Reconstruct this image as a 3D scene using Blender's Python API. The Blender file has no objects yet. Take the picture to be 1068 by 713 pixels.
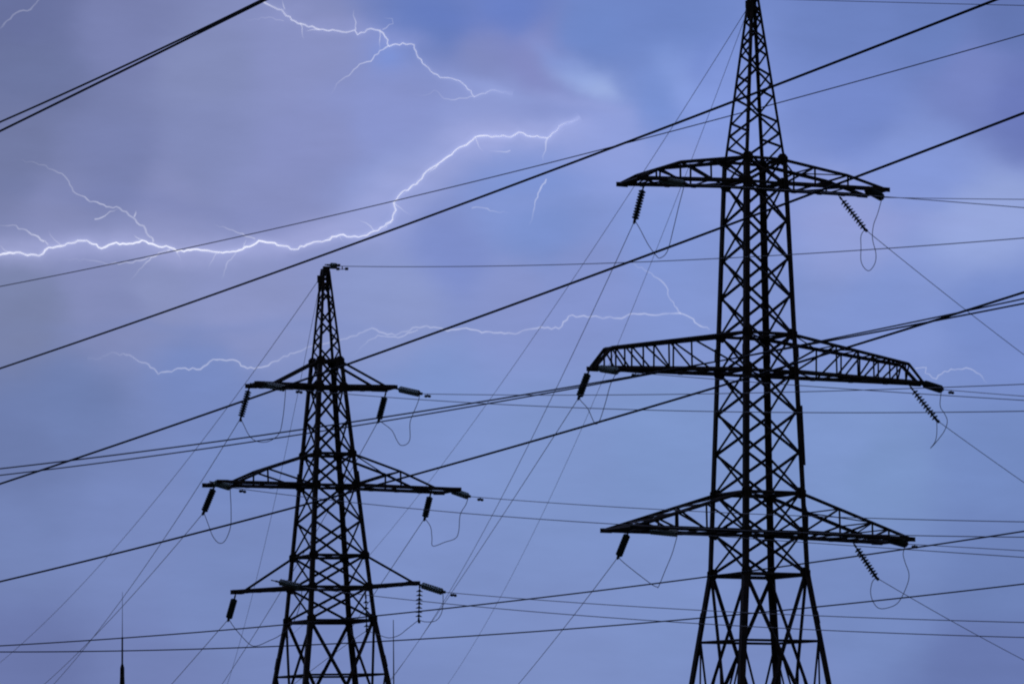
import bpy, bmesh, math, random
from mathutils import Vector, Matrix
random.seed(7)
S = bpy.context.scene
COL = S.collection

# ------------------------------------------------------------------ camera
F = 3900.0                      # focal length in photo pixels (1068 wide)
PITCH = math.atan(453.5 / F)
ROLL = 0.0096
EYE = Vector((0, 0, 1.6))
cam_d = bpy.data.cameras.new('camera')
cam = bpy.data.objects.new('camera', cam_d)
COL.objects.link(cam)
cam_d.sensor_width = 36.0
cam_d.lens = F / 1068.0 * 36.0
cam_d.clip_start = 0.5
cam_d.clip_end = 20000
CM = Matrix.Translation(EYE) @ Matrix.Rotation(math.pi / 2 + PITCH, 4, 'X') @ Matrix.Rotation(-ROLL, 4, 'Z')
cam.matrix_world = CM
S.camera = cam
R3 = CM.to_3x3()


def ray(px, py):
    return (R3 @ Vector((px - 534.0, 356.5 - py, -F))).normalized()


def at(px, py, D):
    """the point at ground distance D (along the view) seen in direction (px, py) of the survey photo"""
    d = ray(px, py)
    return EYE + d * (D / d.y)


def proj(P):
    q = R3.transposed() @ (P - EYE)
    return 534.0 + F * q.x / -q.z, 356.5 - F * q.y / -q.z


def lin(r, g, b):
    f = lambda c: (c / 255 / 12.92) if c <= 10 else ((c / 255 + 0.055) / 1.055) ** 2.4
    return (f(r), f(g), f(b), 1.0)


# ------------------------------------------------------------------ view
S.view_settings.view_transform = 'Standard'
S.view_settings.look = 'None'
S.view_settings.exposure = 0.0
S.view_settings.gamma = 1.0
S.cycles.volume_bounces = 0
S.cycles.filter_width = 2.1
S.cycles.max_bounces = 4
S.cycles.diffuse_bounces = 1
S.cycles.glossy_bounces = 1
S.cycles.transmission_bounces = 4
S.cycles.transparent_max_bounces = 10

# ------------------------------------------------------------------ world: storm sky at dusk
W = bpy.data.worlds.new('World')
S.world = W
W.use_nodes = True
W.cycles.sampling_method = 'NONE'
nt = W.node_tree
for n in list(nt.nodes):
    nt.nodes.remove(n)
N, L = nt.nodes, nt.links


def math_n(op, a, b=None, clamp=False):
    m = N.new('ShaderNodeMath')
    m.operation = op
    m.use_clamp = clamp
    for i, v in enumerate((a, b)):
        if v is None:
            continue
        if isinstance(v, (int, float)):
            m.inputs[i].default_value = v
        else:
            L.new(v, m.inputs[i])
    return m.outputs[0]


def mix_n(fac, a, b, mode='MIX'):
    m = N.new('ShaderNodeMix')
    m.data_type = 'RGBA'
    m.blend_type = mode
    for s, v in ((m.inputs[0], fac), (m.inputs[6], a), (m.inputs[7], b)):
        if isinstance(v, (int, float, tuple)):
            s.default_value = v
        else:
            L.new(v, s)
    return m.outputs[2]


tc = N.new('ShaderNodeTexCoord')
sep = N.new('ShaderNodeSeparateXYZ')
L.new(tc.outputs['Generated'], sep.inputs[0])
yy = math_n('MAXIMUM', sep.outputs[1], 0.05)
su = math_n('DIVIDE', sep.outputs[0], yy)
sv = math_n('DIVIDE', sep.outputs[2], yy)
comb = N.new('ShaderNodeCombineXYZ')
L.new(su, comb.inputs[0])
L.new(sv, comb.inputs[1])


def noise(scale, detail, off, sx=1.0, sy=1.0, rough=0.5):
    mp = N.new('ShaderNodeMapping')
    mp.inputs['Scale'].default_value = (sx, sy, 1)
    mp.inputs['Location'].default_value = (off, off * 0.7, 0)
    mp.inputs['Rotation'].default_value = (0, 0, 0.45)
    L.new(comb.outputs[0], mp.inputs[0])
    n_ = N.new('ShaderNodeTexNoise')
    n_.inputs['Scale'].default_value = scale
    n_.inputs['Detail'].default_value = detail
    n_.inputs['Roughness'].default_value = rough
    L.new(mp.outputs[0], n_.inputs['Vector'])
    return n_.outputs['Fac']


n1 = noise(26, 5, 3.1)
n2 = noise(26, 5, 9.7)
du = math_n('ADD', su, math_n('MULTIPLY', math_n('SUBTRACT', n1, 0.5), 0.022))
dv = math_n('ADD', sv, math_n('MULTIPLY', math_n('SUBTRACT', n2, 0.5), 0.016))

sky = N.new('ShaderNodeTexSky')
sky.sky_type = 'NISHITA'
sky.sun_disc = False
sky.sun_elevation = math.radians(3)
sky.sun_rotation = math.radians(-25)
sky_dim = mix_n(1.0, sky.outputs[0], (0.05, 0.05, 0.05, 1), 'MULTIPLY')

# cloud tones of the storm sky by compass direction, lens vignette painted in as darker corners
TONES = [
    (30, 70, 108, 117, 158), (130, 30, 122, 129, 174), (210, 80, 132, 140, 183), (300, 60, 136, 143, 190), (25, 20, 104, 112, 155),
    (460, 20, 104, 125, 187), (500, 55, 131, 140, 192), (560, 50, 133, 139, 192), (630, 30, 113, 136, 198), (540, 5, 108, 129, 196), (700, 30, 112, 134, 196),
    (890, 20, 111, 131, 191), (970, 30, 108, 128, 187), (1055, 25, 101, 119, 176), (1020, 85, 119, 132, 191), (1064, 110, 108, 121, 182),
    (120, 170, 122, 130, 175), (215, 150, 131, 139, 184), (330, 150, 137, 144, 193), (20, 170, 115, 123, 163),
    (60, 225, 133, 139, 182), (170, 225, 139, 145, 190), (30, 320, 122, 131, 168), (130, 320, 131, 139, 183), (250, 310, 141, 149, 195), (300, 220, 138, 145, 193),
    (400, 120, 138, 148, 202), (500, 120, 145, 156, 210), (430, 200, 143, 155, 208), (410, 310, 140, 152, 200), (470, 255, 127, 142, 200), (540, 190, 134, 152, 210), (560, 235, 125, 146, 205),
    (600, 290, 134, 148, 203), (530, 300, 138, 150, 203), (640, 150, 144, 158, 215), (690, 110, 122, 145, 208), (740, 110, 132, 152, 216), (700, 175, 140, 155, 212), (680, 240, 131, 151, 210),
    (900, 115, 119, 138, 201), (960, 170, 133, 151, 211), (890, 235, 147, 159, 212), (1030, 230, 151, 166, 216), (920, 330, 131, 150, 208), (1045, 330, 122, 142, 201), (780, 330, 131, 149, 205),
    (70, 420, 111, 128, 176), (20, 470, 108, 124, 171), (200, 400, 119, 137, 190), (250, 460, 117, 137, 190), (450, 410, 126, 147, 200), (575, 480, 127, 148, 199), (690, 470, 127, 150, 201),
    (25, 570, 114, 131, 180), (130, 560, 119, 136, 187), (230, 610, 118, 136, 187), (440, 600, 125, 144, 196), (590, 690, 125, 143, 194), (25, 700, 104, 118, 168), (160, 700, 114, 129, 180),
    (340, 700, 118, 135, 187), (700, 610, 126, 146, 198), (820, 690, 120, 138, 190), (910, 500, 123, 147, 196), (1040, 480, 116, 138, 191), (1045, 590, 110, 130, 182), (1030, 700, 103, 119, 171),
    (920, 620, 118, 138, 190), (155, 305, 139, 147, 190), (870, 460, 128, 151, 203), (110, 285, 134, 141, 185),
]


def vmath(op, a, b=None, sc=None):
    m = N.new('ShaderNodeVectorMath')
    m.operation = op
    if isinstance(a, tuple):
        m.inputs[0].default_value = a
    else:
        L.new(a, m.inputs[0])
    if b is not None:
        if isinstance(b, tuple):
            m.inputs[1].default_value = b
        else:
            L.new(b, m.inputs[1])
    if sc is not None:
        L.new(sc, m.inputs['Scale'])
    return m


wc = N.new('ShaderNodeCombineXYZ')
L.new(du, wc.inputs[0])
L.new(dv, wc.inputs[1])
acc, wsum = None, None
for x, y, r_, g_, b_ in TONES:
    d = ray(x, y)
    dist = vmath('DISTANCE', wc.outputs[0], (d.x / d.y, d.z / d.y, 0)).outputs['Value']
    q = math_n('MULTIPLY_ADD', dist, F / 42.0)
    q.node.inputs[2].default_value = 0.55
    w = math_n('POWER', q, -5.0)
    cv = vmath('SCALE', lin(r_, g_, b_)[:3], None, w).outputs[0]
    if acc is None:
        acc, wsum = cv, w
    else:
        acc = vmath('ADD', acc, cv).outputs[0]
        wsum = math_n('ADD', wsum, w)
col = vmath('SCALE', acc, None, math_n('DIVIDE', 1.0, wsum)).outputs[0]
# sharper lit cloud edges and the cloud lit up round the flashes: direction, size, slant, tone, cover
BLOBS = [
    ((478, 14), (60, 26), 12, (100, 122, 190), 0.6),
    ((555, 68), (64, 24), 32, (133, 139, 194), 0.65),
    ((612, 82), (32, 17), 36, (162, 181, 232), 0.8),
    ((590, 58), (36, 15), 34, (134, 155, 218), 0.5),
    ((624, 98), (16, 9), 20, (172, 190, 236), 0.45),
    ((600, 108), (60, 9), 18, (152, 162, 216), 0.5),
    ((706, 68), (26, 20), 55, (140, 162, 223), 0.4),
    ((732, 104), (34, 22), 50, (143, 164, 224), 0.42),
    ((750, 60), (14, 40), 8, (112, 133, 198), 0.4),
    ((400, 62), (22, 18), 0, (124, 148, 216), 0.6),
    ((520, 98), (70, 9), 10, (150, 163, 218), 0.5),
    ((560, 185), (60, 14), -6, (126, 150, 214), 0.5),
    ((900, 225), (120, 15), 3, (150, 158, 212), 0.4),
    ((250, 345), (190, 8), 1, (122, 138, 190), 0.35),
    ((150, 210), (120, 12), 8, (118, 127, 176), 0.35),
]
for gx, gy in [(0, 262), (40, 264), (80, 254), (125, 254), (170, 256), (215, 260), (260, 256), (305, 258), (345, 250), (385, 243), (410, 222), (425, 198), (450, 176), (478, 154), (510, 143), (545, 142), (580, 135)]:
    BLOBS.append(((gx, gy), (34, 15), 0, (190, 192, 238), 0.26))
for gx, gy in [(290, 10), (325, 30), (365, 32), (400, 38), (425, 46)]:
    BLOBS.append(((gx, gy), (22, 12), 0, (166, 170, 222), 0.2))
for (cx, cy), (rx, ry), ang, rgb, amt in BLOBS:
    d = ray(cx, cy)
    a0 = math_n('SUBTRACT', du, d.x / d.y)
    b0 = math_n('SUBTRACT', dv, d.z / d.y)
    if ang:
        ca, sa = math.cos(math.radians(-ang)), math.sin(math.radians(-ang))
        a1 = math_n('ADD', math_n('MULTIPLY', a0, ca), math_n('MULTIPLY', b0, sa))
        b1 = math_n('SUBTRACT', math_n('MULTIPLY', b0, ca), math_n('MULTIPLY', a0, sa))
    else:
        a1, b1 = a0, b0
    a = math_n('MULTIPLY', a1, F / rx)
    b = math_n('MULTIPLY', b1, F / ry)
    r2 = math_n('ADD', math_n('MULTIPLY', a, a), math_n('MULTIPLY', b, b))
    w = math_n('MULTIPLY', math_n('EXPONENT', math_n('MULTIPLY', r2, -1.0)), amt)
    col = mix_n(w, col, lin(*rgb))
# soft wisps
n3 = noise(60, 6, 5.5, 0.5, 1.6, 0.6)
n4 = noise(24, 4, 1.5, 0.7, 1.4, 0.5)
k = math_n('ADD', 1.0, math_n('ADD', math_n('MULTIPLY', math_n('SUBTRACT', n3, 0.5), 0.2),
                              math_n('MULTIPLY', math_n('SUBTRACT', n4, 0.5), 0.14)))
cc = N.new('ShaderNodeCombineXYZ')
for i in range(3):
    L.new(k, cc.inputs[i])
col = mix_n(1.0, col, cc.outputs[0], 'MULTIPLY')
# thin clear air between the clouds lets a little of the clear dusk sky through
col = mix_n(0.015, col, sky_dim)
col = mix_n(1.0, col, (0.965, 1.0, 1.035, 1), 'MULTIPLY')
# unseen sky at the sides and behind, dimmed to keep the pylons near black
side = N.new('ShaderNodeMapRange')
side.inputs[1].default_value = 0.2
side.inputs[2].default_value = 0.93
L.new(sep.outputs[1], side.inputs[0])
col = mix_n(side.outputs[0], (0.03, 0.034, 0.052, 1), col)
bg = N.new('ShaderNodeBackground')
L.new(col, bg.inputs[0])
bg.inputs[1].default_value = 1.0
wo = N.new('ShaderNodeOutputWorld')
L.new(bg.outputs[0], wo.inputs[0])

sun_d = bpy.data.lights.new('sun', 'SUN')
sun_d.energy = 0.06
sun_d.angle = math.radians(20)
sun_d.color = (1.0, 0.9, 0.85)
sun = bpy.data.objects.new('sun', sun_d)
COL.objects.link(sun)
sun.rotation_euler = (math.radians(-82), 0, math.radians(25))


# ------------------------------------------------------------------ materials
def mat(name, c, rough=0.6, metal=0.0, var=0.35, scale=6.0, spec=0.3, c2=None):
    m = bpy.data.materials.new(name)
    m.use_nodes = True
    t = m.node_tree
    b = t.nodes['Principled BSDF']
    nz = t.nodes.new('ShaderNodeTexNoise')
    nz.inputs['Scale'].default_value = scale
    nz.inputs['Detail'].default_value = 6
    tcn = t.nodes.new('ShaderNodeTexCoord')
    t.links.new(tcn.outputs['Object'], nz.inputs['Vector'])
    cr = t.nodes.new('ShaderNodeValToRGB')
    cr.color_ramp.elements[0].position = 0.35
    cr.color_ramp.elements[1].position = 0.7
    cr.color_ramp.elements[0].color = tuple(v * (1 - var) for v in c) + (1,)
    cr.color_ramp.elements[1].color = (c2 if c2 else tuple(v * (1 + var) for v in c)) + (1,)
    t.links.new(nz.outputs['Fac'], cr.inputs[0])
    t.links.new(cr.outputs[0], b.inputs['Base Color'])
    b.inputs['Roughness'].default_value = rough
    b.inputs['Metallic'].default_value = metal
    b.inputs['Specular IOR Level'].default_value = spec
    return m


M_STEEL = mat('weathered_steel', (0.09, 0.09, 0.1), 0.7, 0.0, 0.4, 3.0, 0.2, (0.15, 0.11, 0.09))
M_PLATE = mat('rusty_plate', (0.12, 0.09, 0.075), 0.8, 0.0, 0.4, 5.0, 0.1)
M_WIRE = mat('aluminium_conductor', (0.05, 0.05, 0.055), 0.6, 0.0, 0.2, 2.0, 0.15)
M_WIREL = mat('galvanised_wire', (0.34, 0.34, 0.37), 0.5, 0.0, 0.2, 2.0, 0.4)
M_GLASSD = mat('dark_glass_insulator', (0.07, 0.11, 0.1), 0.4, 0.0, 0.3, 8.0, 0.2)
M_CONC = mat('concrete', (0.3, 0.29, 0.27), 0.9, 0.0, 0.2, 5.0)
M_GROUND = mat('dry_grass', (0.06, 0.07, 0.035), 0.95, 0.0, 0.5, 0.4, 0.05)


def glassy(name, c, alpha):
    m = bpy.data.materials.new(name)
    m.use_nodes = True
    t = m.node_tree
    b = t.nodes['Principled BSDF']
    b.inputs['Base Color'].default_value = c + (1,)
    b.inputs['Roughness'].default_value = 0.25
    b.inputs['Transmission Weight'].default_value = alpha
    b.inputs['IOR'].default_value = 1.5
    return m


M_GLASSL = glassy('pale_green_glass_insulator', (0.5, 0.62, 0.55), 0.55)


def glow(name, c, strength, alpha):
    """light of a flash channel, as strong at each place as its 'flux' attribute says"""
    m = bpy.data.materials.new(name)
    m.use_nodes = True
    t = m.node_tree
    for n_ in list(t.nodes):
        t.nodes.remove(n_)
    o = t.nodes.new('ShaderNodeOutputMaterial')
    e = t.nodes.new('ShaderNodeEmission')
    e.inputs[0].default_value = c + (1,)
    e.inputs[1].default_value = strength
    tr = t.nodes.new('ShaderNodeBsdfTransparent')
    mx = t.nodes.new('ShaderNodeMixShader')
    at_n = t.nodes.new('ShaderNodeAttribute')
    at_n.attribute_name = 'flux'
    mu = t.nodes.new('ShaderNodeMath')
    mu.operation = 'MULTIPLY'
    mu.use_clamp = True
    mu.inputs[1].default_value = alpha
    t.links.new(at_n.outputs['Fac'], mu.inputs[0])
    t.links.new(mu.outputs[0], mx.inputs[0])
    t.links.new(tr.outputs[0], mx.inputs[1])
    t.links.new(e.outputs[0], mx.inputs[2])
    t.links.new(mx.outputs[0], o.inputs[0])
    return m


def plasma(name, c, strength):
    """glowing air round a flash: a purely emissive volume, brightest where it is deepest"""
    m = bpy.data.materials.new(name)
    m.use_nodes = True
    t = m.node_tree
    for n_ in list(t.nodes):
        t.nodes.remove(n_)
    o = t.nodes.new('ShaderNodeOutputMaterial')
    e = t.nodes.new('ShaderNodeEmission')
    e.inputs[0].default_value = c + (1,)
    e.inputs[1].default_value = strength
    t.links.new(e.outputs[0], o.inputs['Volume'])
    return m


# ------------------------------------------------------------------ helpers
def obj(name, bm, m, parent=None, smooth=False):
    me = bpy.data.meshes.new(name)
    bm.to_mesh(me)
    bm.free()
    if smooth:
        for p in me.polygons:
            p.use_smooth = True
    me.materials.append(m)
    o = bpy.data.objects.new(name, me)
    COL.objects.link(o)
    if parent:
        o.parent = parent
    return o


def tag(o, label, cat=None, group=None, kind=None):
    if label:
        o['label'] = label
    if cat:
        o['category'] = cat
    if group:
        o['group'] = group
    if kind:
        o['kind'] = kind
    return o


def empty(name, label, cat, mtx, group=None):
    o = bpy.data.objects.new(name, None)
    o.empty_display_size = 0.5
    COL.objects.link(o)
    o.matrix_world = mtx
    return tag(o, label, cat, group)


def frame_of(d, ref=None):
    d = d.normalized()
    ref = ref if ref is not None else (Vector((0, 0, 1)) if abs(d.z) < 0.9 else Vector((1, 0, 0)))
    a = ref - d * ref.dot(d)
    if a.length < 1e-5:
        ref = Vector((0.3, 1, 0.2))
        a = ref - d * ref.dot(d)
    a.normalize()
    return a, d.cross(a)


def angle_bar(bm, p, q, w, ref=None, t=None, heel=None):
    """rolled steel angle from p to q: an L section with legs of width w, heel turned towards ref"""
    p, q = Vector(p), Vector(q)
    if (q - p).length < 1e-4:
        return
    t = t or w * 0.16
    a, b = frame_of(q - p, ref)
    # heel towards +ref (diagonal), toes away
    if heel is None:
        heel = 0.3
    e1 = (a + b).normalized()
    e2 = (a - b).normalized()
    sec = [(0, 0), (-w, 0), (-w, -t), (-t, -t), (-t, -w), (0, -w)]
    h = w * heel
    rings = []
    for c in (p, q):
        rings.append([bm.verts.new(c + e1 * (x + h) + e2 * (y + h)) for x, y in sec])
    for i in range(6):
        j = (i + 1) % 6
        bm.faces.new((rings[0][i], rings[0][j], rings[1][j], rings[1][i]))
    bm.faces.new(rings[0][::-1])
    bm.faces.new(rings[1])


def tube(bm, pts, radii, n=8, cap=True):
    rings = []
    prev = None
    for i, p in enumerate(pts):
        d = (pts[min(i + 1, len(pts) - 1)] - pts[max(i - 1, 0)])
        if prev is None:
            a, b = frame_of(d)
        else:
            a, b = frame_of(d, prev)
        prev = a
        r = radii[i] if isinstance(radii, (list, tuple)) else radii
        rings.append([bm.verts.new(p + (a * math.cos(2 * math.pi * k_ / n) + b * math.sin(2 * math.pi * k_ / n)) * r) for k_ in range(n)])
    for r0, r1 in zip(rings, rings[1:]):
        for k_ in range(n):
            j = (k_ + 1) % n
            bm.faces.new((r0[k_], r0[j], r1[j], r1[k_]))
    if cap:
        bm.faces.new(rings[0][::-1])
        bm.faces.new(rings[-1])


def box(bm, c, ex, ey, ez):
    """box about c with half-extent vectors"""
    v = [bm.verts.new(c + ex * i + ey * j + ez * k_) for i in (-1, 1) for j in (-1, 1) for k_ in (-1, 1)]
    for f in ((0, 1, 3, 2), (4, 6, 7, 5), (0, 4, 5, 1), (2, 3, 7, 6), (0, 2, 6, 4), (1, 5, 7, 3)):
        bm.faces.new([v[i] for i in f])


def plate(bm, c, n_, up, rx, rz, th=0.012):
    """cut-corner gusset plate"""
    n_ = n_.normalized()
    up = (up - n_ * up.dot(n_)).normalized()
    s = n_.cross(up)
    prof = [(1, .45), (.5, 1), (-.5, 1), (-1, .45), (-1, -.45), (-.5, -1), (.5, -1), (1, -.45)]
    lo = [bm.verts.new(c - n_ * th + s * (x * rx) + up * (z * rz)) for x, z in prof]
    hi = [bm.verts.new(c + n_ * th + s * (x * rx) + up * (z * rz)) for x, z in prof]
    bm.faces.new(lo[::-1])
    bm.faces.new(hi)
    for i in range(8):
        j = (i + 1) % 8
        bm.faces.new((lo[i], lo[j], hi[j], hi[i]))


def lathe(bm, prof, n=16):
    """profile [(r, z)] about the local z axis"""
    rings = [[bm.verts.new((r * math.cos(2 * math.pi * k_ / n), r * math.sin(2 * math.pi * k_ / n), z)) for k_ in range(n)] for r, z in prof]
    for r0, r1 in zip(rings, rings[1:]):
        for k_ in range(n):
            j = (k_ + 1) % n
            bm.faces.new((r0[k_], r0[j], r1[j], r1[k_]))
    bm.faces.new(rings[0][::-1])
    bm.faces.new(rings[-1])


# ------------------------------------------------------------------ ground
bm = bmesh.new()
rs = [0, 30, 120, 500, 2000, 9000]
NG = 48
prev = None
for r in rs:
    ring = [bm.verts.new((r * math.cos(2 * math.pi * i / NG), r * math.sin(2 * math.pi * i / NG), 0)) for i in range(NG)] if r else [bm.verts.new((0, 0, 0))] * NG
    if prev:
        for i in range(NG):
            j = (i + 1) % NG
            if prev[0] is prev[1]:
                bm.faces.new((prev[0], ring[i], ring[j]))
            else:
                bm.faces.new((prev[i], ring[i], ring[j], prev[j]))
    prev = ring
g = obj('ground', bm, M_GROUND)
tag(g, 'dark flat grassy ground below the pylons', None, None, 'structure')


# ------------------------------------------------------------------ towers
class Tower:
    def __init__(s, D, theta, axis, widths, label, group):
        """D distance; theta turn of the crossarms; axis: two pixels (top, bottom) on the tower axis; widths: [(y, half outer width px)]"""
        s.D, s.th = D, theta
        top, bot = at(axis[0][0], axis[0][1], D), at(axis[1][0], axis[1][1], D)
        w = (top - bot).normalized()
        base = bot - w * (bot.z / w.z)
        u = Vector((math.cos(theta), math.sin(theta), 0))
        u = (u - w * u.dot(w)).normalized()
        v = w.cross(u)
        s.u, s.v, s.w, s.base = u, v, w, base
        s.M = Matrix.Translation(base) @ Matrix(((u.x, v.x, w.x), (u.y, v.y, w.y), (u.z, v.z, w.z))).to_4x4()
        s.Mi = s.M.inverted()
        sc = F / D * (math.cos(theta) + math.sin(theta))
        s.prof = sorted([(s.zpx(y), h / sc) for y, h in widths])
        s.root = empty('transmission_tower', label, 'tower', s.M, group)

    def zpx(s, y):
        """local height of axis pixel y"""
        # solve along axis
        lo, hi = -5.0, 60.0
        for _ in range(50):
            m = (lo + hi) / 2
            if proj(s.M @ Vector((0, 0, m)))[1] > y:
                lo = m
            else:
                hi = m
        return lo

    def arm(s, px, py):
        """pixel -> (u, z) in the plane of the crossarms"""
        d = ray(px, py)
        t = (s.base - EYE).dot(s.v) / d.dot(s.v)
        q = s.Mi @ (EYE + d * t)
        return q.x, q.z

    def a(s, z):
        P = s.prof
        if z <= P[0][0]:
            (z0, a0), (z1, a1) = P[0], P[1]
        elif z >= P[-1][0]:
            (z0, a0), (z1, a1) = P[-2], P[-1]
        else:
            for (z0, a0), (z1, a1) in zip(P, P[1:]):
                if z0 <= z <= z1:
                    break
        return a0 + (a1 - a0) * (z - z0) / (z1 - z0)

    def c(s, i, z):
        su_, sv_ = ((-1, -1), (1, -1), (1, 1), (-1, 1))[i % 4]
        a = s.a(z)
        return Vector((su_ * a, sv_ * a, z))


LEGDIR = (Vector((-1, -1, 0)), Vector((1, -1, 0)), Vector((1, 1, 0)), Vector((-1, 1, 0)))
FACEN = (Vector((0, -1, 0)), Vector((1, 0, 0)), Vector((0, 1, 0)), Vector((-1, 0, 0)))


def build_tower(T, rings, panels, peak, waist, legw, brw, gus):
    """rings: pixel heights with horizontal ring + gussets; panels: X panel boundaries; peak: zigzag nodes; waist: bottom of the panels"""
    root = T.root
    zr = [T.zpx(y) for y in rings]
    zp = [T.zpx(y) for y in panels]
    zk = [T.zpx(y) for y in peak]
    zw = T.zpx(waist)
    ztop = zk[-1]
    # legs with their plates
    for i in range(4):
        bm = bmesh.new()
        zz = [0.15, zw, zp[0], ztop]
        for z0, z1, w_ in ((0.15, zw, legw * 1.15), (zw, zp[-1], legw), (zp[-1], ztop, legw * 0.54)):
            angle_bar(bm, T.c(i, z0), T.c(i, z1), w_, LEGDIR[i], None, 0.55)
            # splice cover
        # splices
        for z in (zw - 1.6, (zw + zp[-1]) / 2 + .5):
            c0, c1 = T.c(i, z - 0.22), T.c(i, z + 0.22)
            angle_bar(bm, c0 + LEGDIR[i] * 0.012, c1 + LEGDIR[i] * 0.012, legw * 1.08, LEGDIR[i], None, 0.6)
        leg = obj('leg', bm, M_STEEL, root)
        for z in zr:
            bm = bmesh.new()
            for fn in (FACEN[i], FACEN[(i + 3) % 4]):
                cen = T.c(i, z) + fn * 0.02 - (LEGDIR[i] - fn) * gus * 0.15
                plate(bm, cen, fn, Vector((0, 0, 1)), gus, gus * 0.95)
            obj('gusset_plate', bm, M_PLATE, leg)
        bm = bmesh.new()
        f0 = T.c(i, 0.0)
        f0.z = 0.12
        h = 0.45
        vs = [bm.verts.new(f0 + Vector((x * k_, y * k_, z))) for z, k_ in ((-0.5, h * 1.3), (0.1, h)) for x, y in ((-1, -1), (1, -1), (1, 1), (-1, 1))]
        for q in range(4):
            r_ = (q + 1) % 4
            bm.faces.new((vs[q], vs[r_], vs[4 + r_], vs[4 + q]))
        bm.faces.new(vs[4:])
        obj('footing', bm, M_CONC, leg)
    # faces
    for i in range(4):
        n_ = FACEN[i]
        j = i + 1
        bm = bmesh.new()
        for q, (za, zb) in enumerate(zip(zp, zp[1:])):
            A0, A1, B0, B1 = T.c(i, za), T.c(i, zb), T.c(j, za), T.c(j, zb)
            o1 = n_ * 0.03
            angle_bar(bm, A0 + o1, B1 + o1, brw, n_)
            angle_bar(bm, B0 - o1, A1 - o1, brw, n_)
        for z in zr[:-1]:
            angle_bar(bm, T.c(i, z) + n_ * .01, T.c(j, z) + n_ * .01, brw * 1.05, n_)
        # waist is double
        angle_bar(bm, T.c(i, zw) + n_ * .015, T.c(j, zw) + n_ * .015, brw * 1.15, n_)
        for z in zr[:-1] if i == 0 else []:
            angle_bar(bm, T.c(0, z), T.c(2, z), brw * .8, Vector((0, 0, 1)))
            angle_bar(bm, T.c(1, z - .03), T.c(3, z - .03), brw * .8, Vector((0, 0, 1)))
        obj('body_lattice', bm, M_STEEL, root)
        # splayed base bracing
        bm = bmesh.new()
        A0, B0 = T.c(i, zw), T.c(j, zw)
        A1, B1 = T.c(i, 0.3), T.c(j, 0.3)
        o1 = n_ * 0.03
        angle_bar(bm, A0 + o1, B1 + o1, brw * 1.45, n_)
        angle_bar(bm, B0 - o1, A1 - o1, brw * 1.45, n_)
        w0, w1 = (A0 - B0).length, (A1 - B1).length
        fx = w0 / (w0 + w1)
        X = A0.lerp(B1, fx)
        fr = fx * 0.82
        zc = A0.lerp(A1, fr).z
        for P0, P1, Q1 in ((A0, A1, B1), (B0, B1, A1)):
            Lp = P0.lerp(P1, fr)
            # ring member: leg to the diagonal of the same corner
            Dq = P0.lerp(Q1, fr)
            angle_bar(bm, Lp, Dq, brw * 0.8, n_)
            # below the crossing
            other = (B0 if P0 is A0 else A0).lerp(P1, (1 + fx) / 2 * 0.92)
            Lm = P0.lerp(P1, 0.62)
            angle_bar(bm, other, Lm, brw * 0.8, n_)
            angle_bar(bm, Lp, (B0 if P0 is A0 else A0).lerp(P1, 0.62), brw * 0.8, n_)
            angle_bar(bm, Lm, (B0 if P0 is A0 else A0).lerp(P1, 0.62), brw * 0.8, n_)
        angle_bar(bm, A0.lerp(B1, fr), B0.lerp(A1, fr), brw * 0.8, n_)
        # hangers from the crossing down to the lower halves of the legs
        angle_bar(bm, X, A0.lerp(A1, 0.8).lerp(B0.lerp(B1, 0.8), 0.28), brw * 0.7, n_)
        angle_bar(bm, X, A0.lerp(A1, 0.8).lerp(B0.lerp(B1, 0.8), 0.72), brw * 0.7, n_)
        angle_bar(bm, A0.lerp(A1, 0.8), B0.lerp(B1, 0.8), brw * 0.8, n_)
        obj('base_bracing', bm, M_STEEL, root)
    # peak
    pk = bmesh.new()
    for i in range(4):
        n_ = FACEN[i]
        side_ = i % 2
        zs = [zk[0]]
        for za, zb in zip(zk, zk[1:]):
            zs += [(za + zb) / 2, zb] if side_ else [zb]
        for q, (za, zb) in enumerate(zip(zs, zs[1:])):
            if (q + side_) % 2 == 0:
                angle_bar(pk, T.c(i, za), T.c(i + 1, zb), brw * 0.85, n_)
            else:
                angle_bar(pk, T.c(i + 1, za), T.c(i, zb), brw * 0.85, n_)
        angle_bar(pk, T.c(i, ztop), T.c(i + 1, ztop), brw, n_)
        angle_bar(pk, T.c(i, ztop - .5), T.c(i + 1, ztop - .5), brw, n_)
    obj('peak_lattice', pk, M_STEEL, root)
    # cap with earth wire bracket
    bm = bmesh.new()
    at_ = T.a(ztop)
    box(bm, Vector((0, 0, ztop + .05)), Vector((at_ + .04, 0, 0)), Vector((0, at_ + .04, 0)), Vector((0, 0, .05)))
    box(bm, Vector((0, 0, ztop - .3)), Vector((at_ * .9, 0, 0)), Vector((0, at_ * .9, 0)), Vector((0, 0, .05)))
    box(bm, Vector((0.2, 0, ztop + .16)), Vector((.28, 0, 0)), Vector((0, .06, 0)), Vector((0, 0, .04)))
    box(bm, Vector((-at_ - .12, -.05, ztop - .32)), Vector((.12, 0, 0)), Vector((0, .05, 0)), Vector((0, 0, .14)))
    box(bm, Vector((-at_ - .16, -.05, ztop - .62)), Vector((.05, 0, 0)), Vector((0, .04, 0)), Vector((0, 0, .2)))
    tube(bm, [Vector((-.05, -at_, ztop - .1)), Vector((-.05, -at_ - .25, ztop - .12)), Vector((-.2, -at_ - .3, ztop - .2))], 0.04)
    obj('earth_wire_bracket', bm, M_STEEL, root)


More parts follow.
